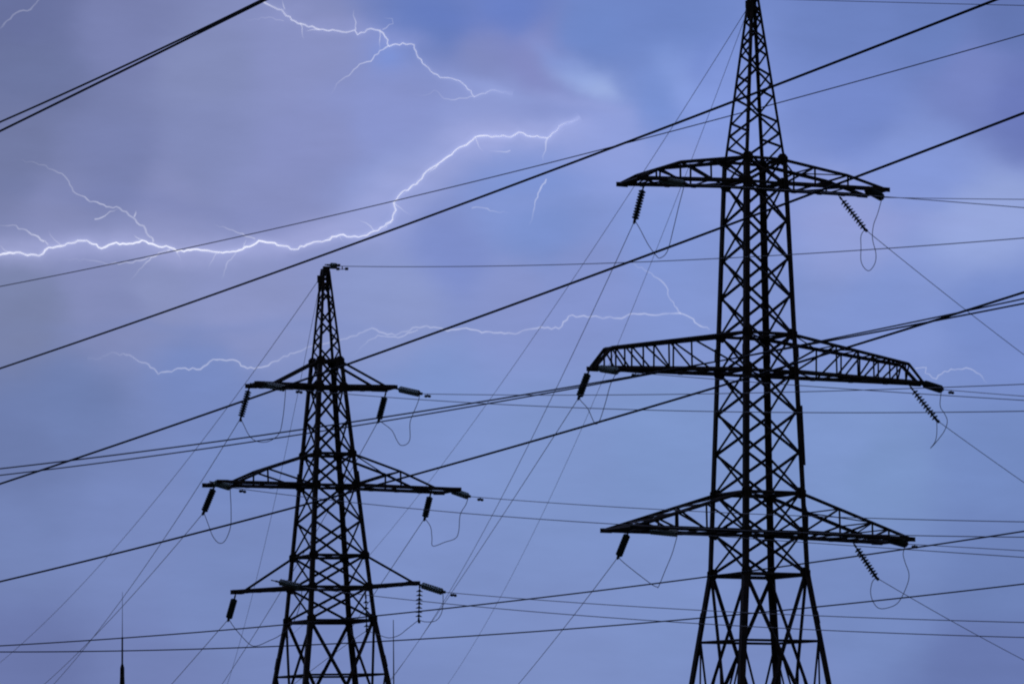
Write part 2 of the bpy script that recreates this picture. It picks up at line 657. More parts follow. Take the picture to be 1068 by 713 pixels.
def build_arm(T, sgn, ytop, ybot, tip, top_pts, nodes, chord, brw, plan=True, label=None, gap=1.0, land=False, ties='both', tie=.85):
    """one half of a crossarm. top_pts: pixels on the upper chord after the body (outwards); nodes: pixel x of the verticals, outwards"""
    zt, zb = T.zpx(ytop), T.zpx(ybot)
    tu, tz = T.arm(*tip)
    tops = [T.arm(*p) for p in top_pts]
    at_, ab = T.a(zt), T.a(zb)
    ku = abs(tu)
    tipgap = ab * gap

    def half(u_, a0, u0):
        f_ = (abs(u_) - u0) / max(ku - u0, 1e-6)
        return a0 * (1 - f_) + tipgap * f_

    def botp(u_, sd):
        f_ = (abs(u_) - ab) / (ku - ab)
        return Vector((sgn * abs(u_), sd * half(u_, ab, ab), zb + (tz - zb) * f_))

    upper = [(sgn * at_, zt)] + tops + ([] if land else [(tu, tz)])
    if land:
        # the tie comes down onto the lower chord at its last point
        ul = abs(tops[-1][0])
        upper[-1] = (tops[-1][0], zb + (tz - zb) * (ul - ab) / (ku - ab) + .03)

    def topp(u_, sd):
        for (u0, z0), (u1, z1) in zip(upper, upper[1:]):
            if abs(u0) - 1e-6 <= abs(u_) <= abs(u1) + 1e-6:
                f_ = (abs(u_) - abs(u0)) / max(abs(u1) - abs(u0), 1e-6)
                return Vector((sgn * abs(u_), sd * half(u_, at_, at_), z0 + (z1 - z0) * f_))
        return botp(u_, sd)

    bm = bmesh.new()
    for sd in (-1, 1):
        angle_bar(bm, botp(ab, sd), botp(ku, sd), chord, Vector((0, sd, -.3)))
        for (u0, z0), (u1, z1) in zip(upper, upper[1:]) if (ties == 'both' or sd == -sgn) else []:
            angle_bar(bm, topp(abs(u0), sd), topp(abs(u1), sd), chord * tie, Vector((0, sd, .3)))
    # head beam across the tip, with its end plates
    c = Vector((tu, 0, tz))
    angle_bar(bm, c + Vector((0, -tipgap - .06, 0)), c + Vector((0, tipgap + .06, 0)), chord * .9, Vector((sgn, 0, 0)))
    for sd in (-1, 1):
        box(bm, c + Vector((-sgn * .14, sd * tipgap, 0)), Vector((.24, 0, 0)), Vector((0, .012, 0)), Vector((0, 0, .085)))
        for f_ in (.3, .55, .78):
            q_ = botp(ab + (ku - ab) * f_, sd)
            box(bm, q_, Vector((.09, 0, 0)), Vector((0, .05, 0)), Vector((0, 0, chord * .6)))
    arm = obj('crossarm', bm, M_STEEL, T.root)
    if label:
        arm['label'] = label
    bm = bmesh.new()
    us = []
    for x in nodes:
        # pixel x of a vertical in the arm plane at about the bottom chord
        us.append(abs(T.arm(x, ybot)[0]))
    us = [ab] + us
    for sd in (-1, 1):
        for q, u_ in enumerate(us[1:]):
            angle_bar(bm, topp(u_, sd), botp(u_, sd), brw, Vector((0, sd, 0)))
            # little lug on the upper chord
        for u0, u1 in zip(us, us[1:]):
            angle_bar(bm, topp(u1, sd), botp(u0, sd), brw, Vector((0, sd, 0)))
        if us[1:] and upper[-2][0] and abs(upper[-2][0]) > us[-1] + .05:
            angle_bar(bm, topp(abs(upper[-2][0]), sd), botp(us[-1], sd), brw, Vector((0, sd, 0)))
    if plan:
        allu = us + [ku - .25]
        for q, (u0, u1) in enumerate(zip(allu, allu[1:])):
            sd = 1 if q % 2 else -1
            angle_bar(bm, botp(u0, sd), botp(u1, -sd), brw, Vector((0, 0, 1)))
            angle_bar(bm, botp(u1, 1), botp(u1, -1), brw, Vector((0, 0, 1)))
            if q < len(us) - 1:
                angle_bar(bm, topp(u1, 1), topp(u1, -1), brw, Vector((0, 0, 1)))
                angle_bar(bm, topp(u0 if q else at_, sd), topp(u1, -sd), brw * .9, Vector((0, 0, 1)))
    if bm.faces:
        obj('crossarm_bracing', bm, M_STEEL, arm)
    else:
        bm.free()


GT = 'lattice pylons against the stormy sky'
TR = Tower(139.0, math.radians(26.3), ((785.5, 5), (792.2, 700)),
           [(-3, 3.9), (10, 5.6), (167, 29.5), (600, 48), (713, 68)],
           'tall black lattice pylon on the right with a long arched middle crossarm', GT)
TL = Tower(146.0, math.radians(23.9), ((339.2, 285), (345.0, 705)),
           [(280, 3.3), (376, 14.9), (404, 18.7), (648, 46), (713, 59.5)],
           'smaller black lattice pylon on the left with slim straight crossarms', GT)

build_tower(TR, rings=[168, 193, 350, 389, 515, 556, 598], panels=[168, 193, 232, 271, 310, 350, 389, 431, 473, 515, 556, 598][::-1],
            peak=[168, 141, 115, 90, 68, 48, 31, 16, 4, -3], waist=600, legw=0.195, brw=0.084, gus=0.22)
build_tower(TL, rings=[377, 404, 474, 507, 580, 613, 646], panels=[377, 404, 439, 474, 507, 544, 580, 613, 646][::-1],
            peak=[377, 356, 337, 320, 305, 293, 283], waist=648, legw=0.17, brw=0.072, gus=0.19)

# crossarms of the tall tower
build_arm(TR, -1, 168, 193, (656, 189), [(700, 172), (674, 180)], [731, 699, 674], 0.12, 0.06, label='left half of the upper crossarm')
build_arm(TR, 1, 168, 193, (914, 201), [(873, 186)], [839, 873], 0.12, 0.06, label='right half of the upper crossarm')
build_arm(TR, -1, 350, 389, (617, 384), [(634, 363)], [712, 690, 665, 647, 634], 0.12, 0.055, gap=.2, label='left half of the long middle crossarm')
build_arm(TR, 1, 350, 389, (961, 400), [(944, 380)], [862, 886, 904, 922, 940], 0.12, 0.055, gap=.2, label='right half of the long middle crossarm')
build_arm(TR, -1, 515, 556, (644, 551), [], [721, 691, 671, 656], 0.12, 0.06, gap=.95, label='left half of the lower crossarm')
build_arm(TR, 1, 515, 556, (935, 564), [], [859, 893, 910], 0.12, 0.06, gap=.95, label='right half of the lower crossarm')
# crossarms of the smaller tower
build_arm(TL, -1, 377, 404, (263, 401), [(283, 398)], [], 0.125, 0.055, tie=.62, label='left half of the upper crossarm', land=True, plan=False)
build_arm(TL, 1, 377, 404, (407, 405), [(398, 402)], [], 0.125, 0.055, tie=.62, label='right half of the upper crossarm', land=True, plan=False)
build_arm(TL, -1, 474, 507, (221, 504), [(272, 490), (241, 501)], [272], 0.105, 0.055, tie=.7, label='left half of the middle crossarm', land=True)
build_arm(TL, 1, 474, 507, (470, 512), [(410, 493), (446, 507)], [410], 0.105, 0.055, tie=.7, label='right half of the middle crossarm', land=True)
build_arm(TL, -1, 580, 613, (244, 617), [(257, 613)], [], 0.11, 0.055, tie=.7, gap=.1, label='left half of the lower crossarm', land=True, ties='one')
build_arm(TL, 1, 580, 613, (434, 608), [(430, 608)], [], 0.11, 0.055, tie=.7, gap=.1, label='right half of the lower crossarm', land=True, ties='one')
# service conduit clamped to the right leg of the tall tower
bm = bmesh.new()
za, zb = TR.zpx(486), TR.zpx(424)
tube(bm, [TR.c(1, za) + Vector((.18, -.05, 0)), TR.c(1, (za + zb) / 2) + Vector((.18, -.05, 0)), TR.c(1, zb) + Vector((.18, -.05, 0))], 0.035)
for z in ((za + zb) / 2, zb - .1):
    box(bm, TR.c(1, z) + Vector((.1, -.03, 0)), Vector((.12, 0, 0)), Vector((0, .03, 0)), Vector((0, 0, .03)))
obj('conduit', bm, M_PLATE, TR.root)


# ------------------------------------------------------------------ insulators
def disc_mesh(name, r, m):
    bm = bmesh.new()
    lathe(bm, [(0.03, 0.055), (0.045, 0.05), (0.05, 0.02), (r * .7, 0.0), (r, -0.028), (r * .97, -0.04), (r * .6, -0.022), (0.03, -0.03), (0.022, -0.06)], 18)
    me = bpy.data.meshes.new(name)
    bm.to_mesh(me)
    bm.free()
    for p in me.polygons:
        p.use_smooth = True
    me.materials.append(m)
    return me


DISC = {('d', 0): disc_mesh('insulator_disc', 0.14, M_GLASSD), ('l', 0): disc_mesh('insulator_disc_pale', 0.125, M_GLASSL)}


def insulator(P0, P1, kind, label, group, pitch=0.15, fat=1.0, lead=0.2):
    P0, P1 = Vector(P0), Vector(P1)
    d = P1 - P0
    Ln = d.length
    a, b = frame_of(d)
    # local -z runs down the string
    z = -d.normalized()
    M = Matrix(((a.x, z.cross(a).x, z.x), (a.y, z.cross(a).y, z.y), (a.z, z.cross(a).z, z.z))).to_4x4()
    root = empty('insulator_string', label, 'insulator', Matrix.Translation(P0) @ M, group)
    bm = bmesh.new()
    tube(bm, [Vector((0, 0, lead)), Vector((0, 0, -Ln))], 0.022, 6)
    box(bm, Vector((0, 0, 0)), Vector((.035, 0, 0)), Vector((0, .02, 0)), Vector((0, 0, .07)))
    obj('rod', bm, M_STEEL, root)
    bm = bmesh.new()
    box(bm, Vector((0, 0, -Ln)), Vector((.04, 0, 0)), Vector((0, .04, 0)), Vector((0, 0, .08)))
    box(bm, Vector((0.02, 0, -Ln - .08)), Vector((.05, 0, 0)), Vector((0, .025, 0)), Vector((0, 0, .05)))
    obj('clamp', bm, M_STEEL, root)
    n_ = max(5, int(round((Ln - 0.22) / pitch)))
    me = DISC[(kind, 0)]
    for i in range(n_):
        o = bpy.data.objects.new('disc', me)
        COL.objects.link(o)
        o.parent = root
        o.location = (0, 0, -0.13 - (Ln - 0.24) * (i + .3) / (n_ - .4))
        o.scale = (fat, fat, 1)
    return root


def at_arm(T, px, py, fwd=0.0):
    """world point seen at pixel, in the plane of the tower's crossarms, moved fwd metres towards the viewer"""
    u_, z_ = T.arm(px, py)
    P = T.M @ Vector((u_, 0, z_))
    return at(px, py, P.y - fwd)


def wire_obj(name, pts, r, label, cat, group):
    bm = bmesh.new()
    org = pts[0].copy()
    tube(bm, [p - org for p in pts], r, 7)
    o = obj(name, bm, M_WIRE if name == 'overhead_cable' else M_WIREL, None, True)
    o.location = org
    return tag(o, label, cat, group)


def catmull(P, k_=8):
    out = []
    for i in range(len(P) - 1):
        p0, p1, p2, p3 = P[max(i - 1, 0)], P[i], P[i + 1], P[min(i + 2, len(P) - 1)]
        for j in range(k_):
            t = j / k_
            out.append(0.5 * ((2 * p1) + (p2 - p0) * t + (2 * p0 - 5 * p1 + 4 * p2 - p3) * t * t + (3 * p1 - p0 - 3 * p2 + p3) * t ** 3))
    out.append(P[-1])
    return out


def span(P0, P1, mid=None, n=60):
    """hanging wire from P0 to P1, its sag found so that it passes under direction mid"""
    sag = 0.0
    if mid:
        lo, hi = 0.0, 1.0
        for _ in range(40):
            t = (lo + hi) / 2
            x = proj(P0.lerp(P1, t))[0]
            if (x < mid[0]) == (proj(P0)[0] < proj(P1)[0]):
                lo = t
            else:
                hi = t
        t = lo
        Q = P0.lerp(P1, t)
        s0, s1 = -40.0, 40.0
        for _ in range(50):
            s = (s0 + s1) / 2
            if proj(Q - Vector((0, 0, s * 4 * t * (1 - t))))[1] > mid[1]:
                s1 = s
            else:
                s0 = s
        sag = (s0 + s1) / 2
    return [P0.lerp(P1, i / n) - Vector((0, 0, sag * 4 * (i / n) * (1 - i / n))) for i in range(n + 1)]


def add_damper(o, P, d):
    bm = bmesh.new()
    P = P - o.location
    d = d.normalized()
    a, b = frame_of(d)
    dn = Vector((0, 0, -.09))
    tube(bm, [P + dn - d * .17, P + dn * 1.2, P + dn + d * .17], 0.014, 6)
    tube(bm, [P, P + dn * 1.2], 0.02, 6)
    for s_ in (-1, 1):
        c0 = P + dn + d * .17 * s_
        tube(bm, [c0 - d * .07, c0 - d * .05, c0 + d * .05, c0 + d * .07], [.03, .055, .055, .03], 8)
    obj('vibration_damper', bm, M_WIRE, o)


GI = 'insulator strings on the pylon crossarms'
GJ = 'looped jumper cables below the crossarms'
GC = 'conductors strung from the pylons'
big, small = 'tall right pylon', 'smaller left pylon'
RW, RJ = 0.0135, 0.014
# (tower, name, arm, side, A0, A1, A depth, B0, B1, B depth, jumper pixels)
TIPS = [
    (TR, big, 'upper', 'left', (671, 195), (662, 230), .7, (688, 187), (714, 192), -1.3,
     [(667, 238), (676, 255), (684, 266), (688.5, 269), (696, 262), (702, 240), (708, 215)]),
    (TR, big, 'upper', 'right', (877, 207), (902, 239), .3, (903, 197), (920, 206), -1.3,
     [(898, 246), (898, 258), (898, 272), (902, 280), (907, 282), (912.5, 274.6), (913.5, 264), (910, 249), (911, 235), (915.6, 222)]),
    (TR, big, 'middle', 'left', (614, 387), (604, 414), .8, (625, 384), (644, 387), -1.3,
     [(606, 418), (613, 426), (619, 439), (622, 442), (626, 437), (632, 418), (637, 400)]),
    (TR, big, 'middle', 'right', (951, 405), (977, 438), .3, (963, 400), (982, 406), -1.2,
     [(977, 452), (975, 461), (970.5, 467), (977, 460), (985, 449), (988, 439), (985, 431), (980.5, 422.5)]),
    (TR, big, 'lower', 'left', (655, 555), (645, 580), .8, (676, 553), (707, 556), -1.0,
     [(648, 584), (660, 594), (679, 608.5), (685, 611.5), (687, 611), (694, 594), (701, 577)]),
    (TR, big, 'lower', 'right', (892, 569), (914, 602), .3, (927, 562), (945, 567), -1.2,
     [(910, 606), (908, 616), (910, 625.6), (916, 633.5), (925.6, 633.5), (937, 627.6), (946, 610), (948, 598), (944, 586), (942, 576.6)]),
    (TL, small, 'upper', 'left', (260, 404), (251, 436), .4, (271, 400), (298, 405), -.8,
     [(254, 442.5), (260, 454), (268, 460), (280, 460), (291, 452), (295, 436), (297, 418)]),
    (TL, small, 'upper', 'right', (402, 411), (395, 438), .6, (414.5, 405.3), (438, 410.5), -.9,
     [(402, 443), (409, 449), (414, 459), (418, 464), (424, 463), (427.6, 457), (427.6, 441), (431, 431), (436, 419)]),
    (TL, small, 'middle', 'left', (223.6, 507), (212.5, 534), .6, (223, 503), (240, 508), -.9,
     [(217, 546), (222, 559), (228.6, 566), (235, 563), (240.4, 549), (241, 531), (240.4, 517)]),
    (TL, small, 'middle', 'right', (449, 515), (443, 540), .6, (470, 511), (488.5, 517.4), -.9,
     [(449, 549), (450.5, 560), (451.5, 569), (464, 565), (475, 561), (478.5, 553), (480, 536.5), (486, 525.6)]),
    (TL, small, 'lower', 'left', (245, 622), (238.5, 645), .7, (289, 606), (315, 612), -.7,
     [(246, 656), (260, 671), (268, 673), (280, 668), (292, 662), (305, 650), (313, 630)]),
    (TL, small, 'lower', 'right', (437.7, 611), (436.7, 646), .1, (438, 609.3), (462, 617), -.9,
     [(444, 648), (454, 647), (460, 640), (462, 630)]),
]
ENDA, ENDB = {}, {}
for T, tn, arm_n, side_n, A0, A1, da, B0, B1, db, jp in TIPS:
    fat = 1.0 if T is TR else 0.98
    PA0 = at_arm(T, *A0)
    PA1 = at(A1[0], A1[1], PA0.y + da)
    PB0 = at_arm(T, *B0, fwd=0.25)
    PB1 = at(B1[0], B1[1], PB0.y + db)
    insulator(PA0, PA1, 'd', 'dark insulator string hanging under the %s tip, %s crossarm, %s' % (side_n, arm_n, tn), GI, (0.13 if side_n == 'right' else .115) if T is TR else (.15 if (arm_n, side_n) == ('lower', 'right') else .1), fat)
    tone, kind_ = ('pale green glass', 'l') if T is TL else ('grey-green', 'l')
    if T is TR and side_n == 'right':
        tone, kind_ = 'dark stubby', 'd'
    insulator(PB0, PB1, kind_, '%s insulator string lying level at the %s tip, %s crossarm, %s' % (tone, side_n, arm_n, tn), GI, 0.12, fat * 1.12, .3)
    k_ = (T is TR, arm_n, side_n)
    ENDA[k_], ENDB[k_] = PA1, PB1
    m_ = len(jp) + 1
    pts = [PA1] + [at(x, y, PA1.y + (PB1.y - PA1.y) * (i + 1) / m_) for i, (x, y) in enumerate(jp)] + [PB1]
    wire_obj('jumper_cable', catmull(pts), RJ, 'thin jumper cable looping under the %s tip, %s crossarm, %s' % (side_n, arm_n, tn), 'cable', GJ)

# short insulator holding the jumper beside the right leg of the smaller tower
Pj0 = at(381.5, 622, 143.4)
Pj1 = at(382.5, 657, 143.4)
insulator(Pj0, Pj1, 'd', 'short dark insulator string beside the right leg of the smaller left pylon', GI, 0.2, .8)
PA = ENDA[(False, 'lower', 'right')]
wire_obj('jumper_cable', catmull([PA] + [at(x, y, 147.5 - i * .9) for i, (x, y) in enumerate([(424, 656), (416, 662), (406, 664.7), (396, 662)])] + [Pj1]), RJ,
         'thin slack cable between the lower right insulator and leg of the smaller pylon', 'cable', GJ)

# ------------------------------------------------------------------ conductors from the towers
R_, L_ = True, False
SPANS = [
    # start, end pixel, end distance, mid pixel, radius, label
    (ENDA[(R_, 'upper', 'left')], (395, 722), 300, (534, 497), RW, 'thin conductor falling left from the upper left arm of the tall right pylon', 0),
    (ENDA[(R_, 'middle', 'left')], (385, 740), 300, (525, 536), RW, 'thin conductor falling left from the long middle arm of the tall right pylon', 0),
    (ENDA[(R_, 'lower', 'left')], (470, 790), 230, (590, 652), RW, 'thin conductor falling left from the lower left arm of the tall right pylon', 0),
    (ENDA[(R_, 'upper', 'right')], (1300, 530), 190, (1068, 370), RW, 'thin conductor falling right from the upper right arm of the tall right pylon', 0),
    (ENDA[(R_, 'middle', 'right')], (1300, 650), 190, (1068, 503), RW, 'thin conductor falling right from the middle right arm of the tall right pylon', 0),
    (ENDA[(R_, 'lower', 'right')], (1300, 790), 190, (1068, 688), RW, 'thin conductor falling right from the lower right arm of the tall right pylon', 0),
    (ENDA[(L_, 'upper', 'left')], (-20, 780), 260, (164, 572), RW, 'thin conductor falling left from the upper left arm of the smaller pylon', 0),
    (ENDA[(L_, 'middle', 'left')], (-20, 762), 260, (152, 605), RW, 'thin conductor falling left from the middle left arm of the smaller pylon', 0),
    (ENDA[(L_, 'lower', 'left')], (110, 790), 200, (179, 713), RW, 'thin conductor falling left from the lower left arm of the smaller pylon', 0),
    (ENDA[(L_, 'upper', 'right')], (176, 790), 230, (292, 618), RW, 'thin conductor passing behind the smaller pylon from its upper right arm', 0),
    (ENDA[(L_, 'middle', 'right')], (274, 790), 230, (397, 609), RW, 'thin conductor falling left from the middle right arm of the smaller pylon', 0),
    (Pj1, (210, 800), 210, (327, 697), RW * .9, 'thin conductor leaving the leg of the smaller pylon low to the left', 0),
    # level spans to the right
    (ENDB[(L_, 'upper', 'right')], (1250, 392), 98, (660, 411.5), RW, 'level thin conductor running right from the upper right arm of the smaller pylon', 446),
    (ENDB[(L_, 'upper', 'left')], (1250, 424), 95, (600, 425), RW, 'level thin conductor crossing in front of the smaller pylon from its upper left arm', 312),
    (ENDB[(L_, 'middle', 'right')], (1250, 546), 98, (748, 534), RW, 'level thin conductor running right from the middle right arm of the smaller pylon', 501),
    (ENDB[(L_, 'middle', 'left')], (1250, 560), 95, (600, 543.6), RW, 'level thin conductor crossing in front of the smaller pylon from its middle left arm', 253),
    (ENDB[(L_, 'lower', 'right')], (1250, 652), 98, (750, 637), RW, 'level thin conductor running right from the lower right arm of the smaller pylon', 473),
    (ENDB[(L_, 'lower', 'left')], (1250, 668), 95, (600, 641), RW, 'level thin conductor crossing in front of the smaller pylon from its lower left arm', 0),
    (ENDB[(R_, 'upper', 'right')], (1300, 208), 112, (1068, 208), RW, 'level conductor leaving the picture right of the upper right arm of the tall pylon', 0),
    (ENDB[(R_, 'upper', 'left')], (1300, 238), 105, (927, 205.5), RW, 'level conductor crossing the tall pylon from its upper left arm', 0),
    (ENDB[(R_, 'middle', 'right')], (1300, 428), 112, (1068, 413), RW, 'level conductor leaving the picture right of the long middle arm of the tall pylon', 992),
    (ENDB[(R_, 'middle', 'left')], (1300, 430), 105, (835, 402), RW, 'level conductor crossing the tall pylon from its middle left arm', 663),
    (ENDB[(R_, 'lower', 'right')], (1300, 588), 112, (1068, 574), RW, 'level conductor leaving the picture right of the lower right arm of the tall pylon', 954),
    (ENDB[(R_, 'lower', 'left')], (1300, 596), 105, (960, 573.6), RW, 'level conductor crossing the tall pylon from its lower left arm', 0),
]
for P0, e, De, mid, r, label, damp in SPANS:
    pts = span(P0, at(e[0], e[1], De), mid)
    o = wire_obj('power_line', pts, r, label, 'power line', GC)
    if damp:
        best = min(range(len(pts) - 1), key=lambda i: abs(proj(pts[i])[0] - damp))
        # refine on the segment
        Q = pts[best]
        for i in range(len(pts) - 1):
            x0, x1 = proj(pts[i])[0], proj(pts[i + 1])[0]
            if min(x0, x1) <= damp <= max(x0, x1):
                Q = pts[i].lerp(pts[i + 1], (damp - x0) / (x1 - x0))
        add_damper(o, Q, pts[best + 1] - pts[best])

# earth wires from the peaks
GE = 'thin earth wires from the pylon peaks'
topR = TR.M @ Vector((-.25, -.2, TR.zpx(6)))
topR2 = TR.M @ Vector((.35, 0, TR.zpx(-2)))
topL = TL.M @ Vector((-.25, -.2, TL.zpx(289)))
topL2 = TL.M @ Vector((.35, -.1, TL.zpx(277.5)))
for P0, e, De, mid, r, label in [
    (topR, (300, 665), 330, (560.6, 345), .0115, 'faint outer earth wire falling left from the peak of the tall right pylon'),
    (topR, (400, 785), 300, (648, 348), .0095, 'faint inner earth wire falling left from the peak of the tall right pylon'),
    (topR2, (1250, 10), 112, (1068, 6), .012, 'earth wire running right across the top of the photo from the tall pylon peak'),
    (topL, (-150, 760), 300, (197, 477.5), .0115, 'faint earth wire falling far left from the peak of the smaller pylon'),
    (topL, (200, 800), 260, (283.6, 535), .009, 'faint earth wire falling steeply past the arms of the smaller pylon'),
    (topL2, (1250, 232), 98, (740, 270), .014, 'thin level earth wire running right from the peak of the smaller pylon'),
]:
    o = wire_obj('earth_wire', span(P0, at(e[0], e[1], De), mid), r, label, 'wire', GE)
    if P0 is topL2:
        add_damper(o, at(357, 278, 145.5), Vector((1, 0, 0)))
insulator(TL.M @ Vector((.1, -.1, TL.zpx(276.5))), at(352, 277, 145.6), 'l', 'tiny pale insulator on the very top of the smaller left pylon', GI, 0.12, .8)

# ------------------------------------------------------------------ nearer lines crossing the view
GN = 'heavy foreground cables slanting across the sky'
for pl, D0, D1, mid, r, label in [
    (((-60, 166), (345, -34)), 46, 38, (165, 55.6), .0140, 'heavy black cable cutting the top left corner, lower of the two'),
    (((-60, 153), (345, -36)), 46.5, 38.5, (165, 52.2), .0120, 'black cable cutting the top left corner, upper of the two'),
    (((-60, 404), (1130, -36)), 52, 30, (408, 240), .0125, 'heavy black cable rising across the photo just above the smaller pylon peak'),
    (((-60, 310), (1130, 18)), 54, 40, (600, 163), .0062, 'thin grey wire rising across the photo beside the lightning'),
    (((-60, 524), (1130, 94)), 50, 33, (520, 323), .0130, 'heavy black cable crossing behind the smaller pylon peak and over the tall pylon\'s upper crossarm'),
    (((-60, 620), (1130, 285)), 52, 36, (600, 447), .0125, 'heavy black cable passing the middle crossarms of both pylons'),
    (((-60, 495), (1130, 304)), 60, 42, (600, 402.5), .0105, 'upper cable of the close pair just below the smaller pylon\'s upper crossarm'),
    (((-60, 502), (1130, 298)), 61, 43, (600, 404.5), .0095, 'lower cable of the close pair just below the smaller pylon\'s upper crossarm'),
    (((-60, 676), (1130, 544)), 74, 52, (600, 618.5), .0115, 'black cable rising gently below the lower crossarm of the tall pylon'),
    (((-60, 679), (1130, 601)), 76, 58, (600, 655), .0115, 'lowest black cable crossing the splayed legs of both pylons'),
]:
    wire_obj('overhead_cable', span(at(pl[0][0], pl[0][1], D0), at(pl[1][0], pl[1][1], D1), mid, 90), r, label, 'cable', GN)

# ------------------------------------------------------------------ masts
D = 420.0
m1 = empty('lightning_mast', 'distant dark lightning rod mast with a needle tip low on the left', 'mast', Matrix.Translation(Vector((at(127.5, 700, D).x, D, 0))), 'distant slender masts')
bx_ = m1.location.x


def hz(y, D_, x=127.5):
    return at(x, y, D_).z


bm = bmesh.new()
z0, z1, z2 = 0.0, hz(696, D), hz(690, D)
for q in range(4):
    a0 = math.pi / 4 + q * math.pi / 2
    angle_bar(bm, Vector((math.cos(a0) * 1.1, math.sin(a0) * 1.1, 0)), Vector((math.cos(a0) * .2, math.sin(a0) * .2, z1)), .13, Vector((math.cos(a0), math.sin(a0), 0)))
    a1 = a0 + math.pi / 2
    zn = 9
    for i in range(zn):
        f0, f1 = i / zn, (i + 1) / zn
        r0, r1 = 1.1 - .9 * f0, 1.1 - .9 * f1
        angle_bar(bm, Vector((math.cos(a0) * r0, math.sin(a0) * r0, z1 * f0)), Vector((math.cos(a1) * r1, math.sin(a1) * r1, z1 * f1)), .07)
obj('lattice_base', bm, M_STEEL, m1)
bm = bmesh.new()
tube(bm, [Vector((0, 0, z1 - 2)), Vector((0, 0, z1)), Vector((0, 0, z1 + .5)), Vector((0, 0, hz(664, D)))], [.26, .24, .1, .09])
obj('pole', bm, M_STEEL, m1)
bm = bmesh.new()
tube(bm, [Vector((0, 0, hz(664, D) - .3)), Vector((0, 0, hz(640, D))), Vector((0, 0, hz(617, D)))], [.045, .03, .018])
obj('needle', bm, M_STEEL, m1)
D2 = 300.0
m2 = empty('lightning_mast', 'very thin pale lightning rod mast just right of the smaller pylon legs', 'mast', Matrix.Translation(Vector((at(410.5, 690, D2).x, D2, 0))), 'distant slender masts')
bm = bmesh.new()
tube(bm, [Vector((0, 0, 0)), Vector((0, 0, hz(740, D2, 410)))], [.2, .1])
obj('pole', bm, M_STEEL, m2)
bm = bmesh.new()
tube(bm, [Vector((0, 0, hz(742, D2, 410))), Vector((0, 0, hz(700, D2, 410))), Vector((0, 0, hz(646, D2, 410)))], [.055, .05, .028])
obj('needle', bm, M_STEEL, m2)

# ------------------------------------------------------------------ lightning
DL = 3000.0
PXM = DL / F
GLM = {}


def glow_m(level):
    k_ = round(level, 2)
    if k_ not in GLM:
        GLM[k_] = glow('lightning_glow_%d' % int(k_ * 100), (0.84, 0.86, 1.0), 1.05, k_)
    return GLM[k_]


def jag(P, amp, rnd):
    out = [P[0]]
    for a_, b_ in zip(P, P[1:]):
        ln = math.hypot(b_[0] - a_[0], b_[1] - a_[1])
        n_ = max(1, int(ln / 3.4))
        for i in range(1, n_ + 1):
            t = i / n_
            x, y = a_[0] + (b_[0] - a_[0]) * t, a_[1] + (b_[1] - a_[1]) * t
            if i < n_:
                nx, ny = -(b_[1] - a_[1]) / ln, (b_[0] - a_[0]) / ln
                o_ = rnd.uniform(-amp, amp)
                x += nx * o_
                y += ny * o_
            out.append((x, y))
    return out


MAIN_PTS = {}


def bolt(name, P, wpx, level, parent=None, halo=0.0, label=None, taper=(1, 1), depth=0.0, seed=1, fade=True, both=False):
    rnd = random.Random(seed)
    if parent and MAIN_PTS.get(parent.name):
        mp = MAIN_PTS[parent.name]
        dmin = lambda p_: min(math.hypot(p_[0] - m_[0], p_[1] - m_[1]) for m_ in mp)
        if dmin(P[-1]) < dmin(P[0]):
            P = P[::-1]
    q = jag(P, 1.3, rnd)
    dd = 0.0
    pts = []
    for x, y in q:
        dd += rnd.uniform(-3, 3)
        pts.append(at(x, y, DL + depth + dd))
    n_ = len(pts)
    org = Vector((0, 0, 0)) if parent else pts[0].copy()
    base = parent.location if parent else org
    bm = bmesh.new()
    rad = [PXM * wpx / 2 * (taper[0] + (taper[1] - taper[0]) * i / (n_ - 1)) * rnd.uniform(.75, 1.2) for i in range(n_)]
    tube(bm, [p - base for p in pts], rad, 8)
    o = obj(name, bm, glow_m(level), parent, True)
    at_f = o.data.attributes.new('flux', 'FLOAT', 'POINT')
    v_ = 1.0
    for i in range(n_):
        v_ = min(1.35, max(.6, v_ + rnd.uniform(-.22, .22)))
        f_ = i / (n_ - 1)
        e_ = 1.0
        if parent or fade:
            e_ = min(1.0, (1 - f_) * (1.6 if parent else 6))
            if both:
                e_ = min(1.0, f_ * 6 + .05, (1 - f_) * 30 + .4)
        for q_ in range(8):
            at_f.data[i * 8 + q_].value = v_ * e_
    if not parent:
        o.location = org
        MAIN_PTS[o.name] = P
    if label and not parent:
        tag(o, label, 'lightning', 'lightning flashes in the clouds')
    if halo:
        for hw, st in ((5.5, 0.022), (13.0, 0.0042)):
            bm = bmesh.new()
            # coarser path so the glow stays smooth
            hp = [at(x, y, DL + depth) - base for x, y in P]
            tube(bm, hp, PXM * hw / 2, 12)
            obj('glow', bm, HALO(halo * st), parent or o, True)
    return o


HM = {}


def HALO(s):
    k_ = round(s, 5)
    if k_ not in HM:
        HM[k_] = plasma('glowing_air', (0.72, 0.74, 1.0), k_)
    return HM[k_]


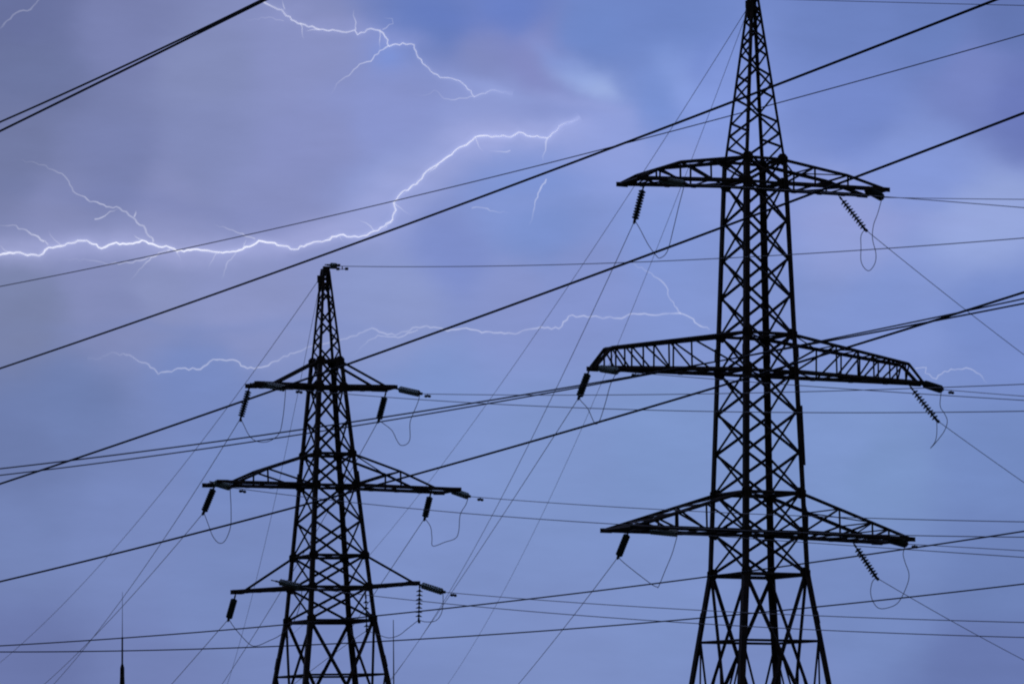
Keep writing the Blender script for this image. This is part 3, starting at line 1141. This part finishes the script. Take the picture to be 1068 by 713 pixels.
main = [(-12, 264), (0, 265.7), (10, 263.4), (25, 265), (40.4, 266.7), (50.6, 258), (64, 256.6), (81, 251), (91, 251), (106, 259), (118, 254), (135, 254), (148.3, 250.6),
        (162, 255.6), (177, 258), (185, 262), (202, 260), (229, 263), (253, 260), (270, 251), (283, 253), (307, 260), (323.5, 254), (340, 250.6), (354, 245), (366, 247),
        (378, 246), (390, 241), (401, 236), (409.5, 229), (413, 219), (410.5, 211.7), (416, 204), (428, 195.5), (436.5, 189), (445, 178.6), (458, 170), (473.6, 158),
        (478.6, 154), (487, 151), (495.5, 143), (509, 141.6), (532.5, 143), (541, 138), (549.4, 141.6), (571, 144), (586.5, 130), (596, 127), (605, 122)]
b = bolt('lightning_bolt', main, 1.95, 0.55, halo=.65, label='brightest lightning bolt running from the left edge up to the middle sky', taper=(1.08, .7), seed=3)
for i, (P, w_, l_) in enumerate([
    ([(571, 144), (569, 157), (565, 170)], 1.6, .28),
    ([(569.6, 187), (561, 202), (556, 222), (551, 236)], 1.5, .3),
    ([(20, 167), (44, 172), (67.4, 183.7), (76, 199), (91, 208), (111, 215.7), (124.7, 217), (138, 226.5), (151.7, 239), (160, 252)], 1.7, .42),
    ([(99, 228.6), (112, 223), (124.7, 217)], 1.4, .32),
    ([(140, 226), (142, 219)], 1.6, .4),
    ([(-8, 236), (0, 235), (13, 234.7), (30, 242), (45.5, 252)], 1.7, .4),
    ([(30, 242), (40, 246), (50, 255)], 1.2, .25),
    ([(62, 270), (94, 271.5), (110, 275), (135, 274), (152, 270), (177, 260)], 1.4, .28),
    ([(177, 260.7), (158, 268), (145, 281), (140, 288), (135, 296)], 1.4, .25),
    ([(246, 264), (236, 276), (231, 292.7)], 1.4, .2),
    ([(222, 235), (243, 240), (266, 249)], 1.4, .22),
    ([(508, 158), (518, 158), (532, 157)], 1.5, .2),
    ([(492, 217), (505, 217), (518, 221), (532, 222)], 1.4, .16),
]):
    bolt('branch', P, w_ * 1.15, l_ * .48, parent=b, seed=20 + i, taper=(1, .6))
rf = random.Random(77)
for i in range(13):
    a_ = main[rf.randrange(2, len(main) - 6)]
    sx, sy = rf.choice((-1, 1)), rf.choice((-1, 1, 1))
    P = [a_]
    for j in range(rf.randint(2, 4)):
        P.append((P[-1][0] + sx * rf.uniform(1, 6), P[-1][1] + sy * rf.uniform(2, 6)))
    bolt('branch', P, 1.4, rf.uniform(.08, .2), parent=b, seed=200 + i, taper=(1, .5))
up = [(272, 0), (276, 3), (294, 10.5), (304, 21), (318, 26), (333, 31), (357, 33.5), (370, 31.5), (373, 36.5), (387, 30), (396, 32), (402, 39), (406, 48.5), (420, 45), (432, 47),
      (436, 60), (447, 71), (459, 81), (474, 83), (483, 87.5), (495, 101), (513, 94), (535, 98)]
b2 = bolt('lightning_bolt', up, 1.7, 0.2, halo=.3, label='lightning bolt branching down from the top edge left of centre', taper=(1.25, .55), depth=250, seed=5)
for i, (P, w_, l_) in enumerate([
    ([(369, 9), (370, 20), (371, 31)], 1.4, .32),
    ([(405, 48), (396, 53), (387, 64), (375, 67), (364, 79), (354, 85), (343, 100)], 1.5, .32),
    ([(399, 18), (409, 19.5), (410, 25), (399, 31)], 1.3, .22),
    ([(313, 24), (315, 33), (317, 42)], 1.3, .32),
    ([(318, 33), (326, 31), (333, 31)], 1.3, .4),
    ([(396, 32), (396, 42), (395, 53)], 1.2, .32),
    ([(429, 99), (441, 100), (453, 94), (463, 103), (475, 104), (495, 101)], 1.3, .2),
    ([(294, -1), (297, 10)], 1.3, .32),
    ([(246, 18), (262, 21), (280, 18), (296, 22)], 1.2, .15),
]):
    bolt('branch', P, w_ * 1.1, l_ * .5, parent=b2, seed=40 + i, depth=250, taper=(1, .6))
low = [(91, 373.6), (104.5, 373.6), (114.6, 368), (135, 370), (145, 377), (155, 380), (165, 390), (189, 384), (209, 385), (222.4, 374.6), (243, 375), (258, 384), (276, 382), (293, 373.6),
       (320, 362), (340, 358), (358, 353.5), (372, 350), (388, 342), (400, 347), (412.5, 349.5), (434, 341), (452.7, 341), (467, 345), (486.5, 342), (502.6, 346.8), (519, 347), (541, 347),
       (564, 341), (583, 342.6), (593, 329.7), (609, 329), (625, 330.6), (648, 332), (661, 327), (680, 328.4), (695, 327), (713, 327.6), (720, 331), (727.6, 338), (740, 343.7)]
b3 = bolt('lightning_bolt', low, 2.0, 0.11, halo=.08, label='long faint lightning bolt wandering behind the smaller pylon towards the tall pylon', depth=500, seed=8, both=True)
for i, (P, w_, l_) in enumerate([
    ([(650, 268), (662.5, 276), (679.5, 285), (694.7, 298.5), (697.7, 310), (710, 327)], 1.6, .25),
    ([(366, 372), (381.6, 358), (394, 349.5), (415, 352), (436, 344)], 1.4, .22),
]):
    bolt('branch', P, w_ * 1.1, l_ * .4, parent=b3, seed=60 + i, depth=500)
bolt('lightning_bolt', [(955, 384), (966, 383), (965, 389), (976.7, 395), (985, 387), (999, 384.7), (1012, 384.5), (1022, 390), (1030, 400)], 1.8, .09,
     label='small faint curl of lightning right of the middle crossarm of the tall pylon', depth=450, seed=9)
bolt('lightning_bolt', [(42, -2), (32, 10), (17, 13.5), (7, 22), (0, 30), (-5, 34)], 2.0, .07, label='short faint lightning streak in the top left corner', depth=300, seed=10)
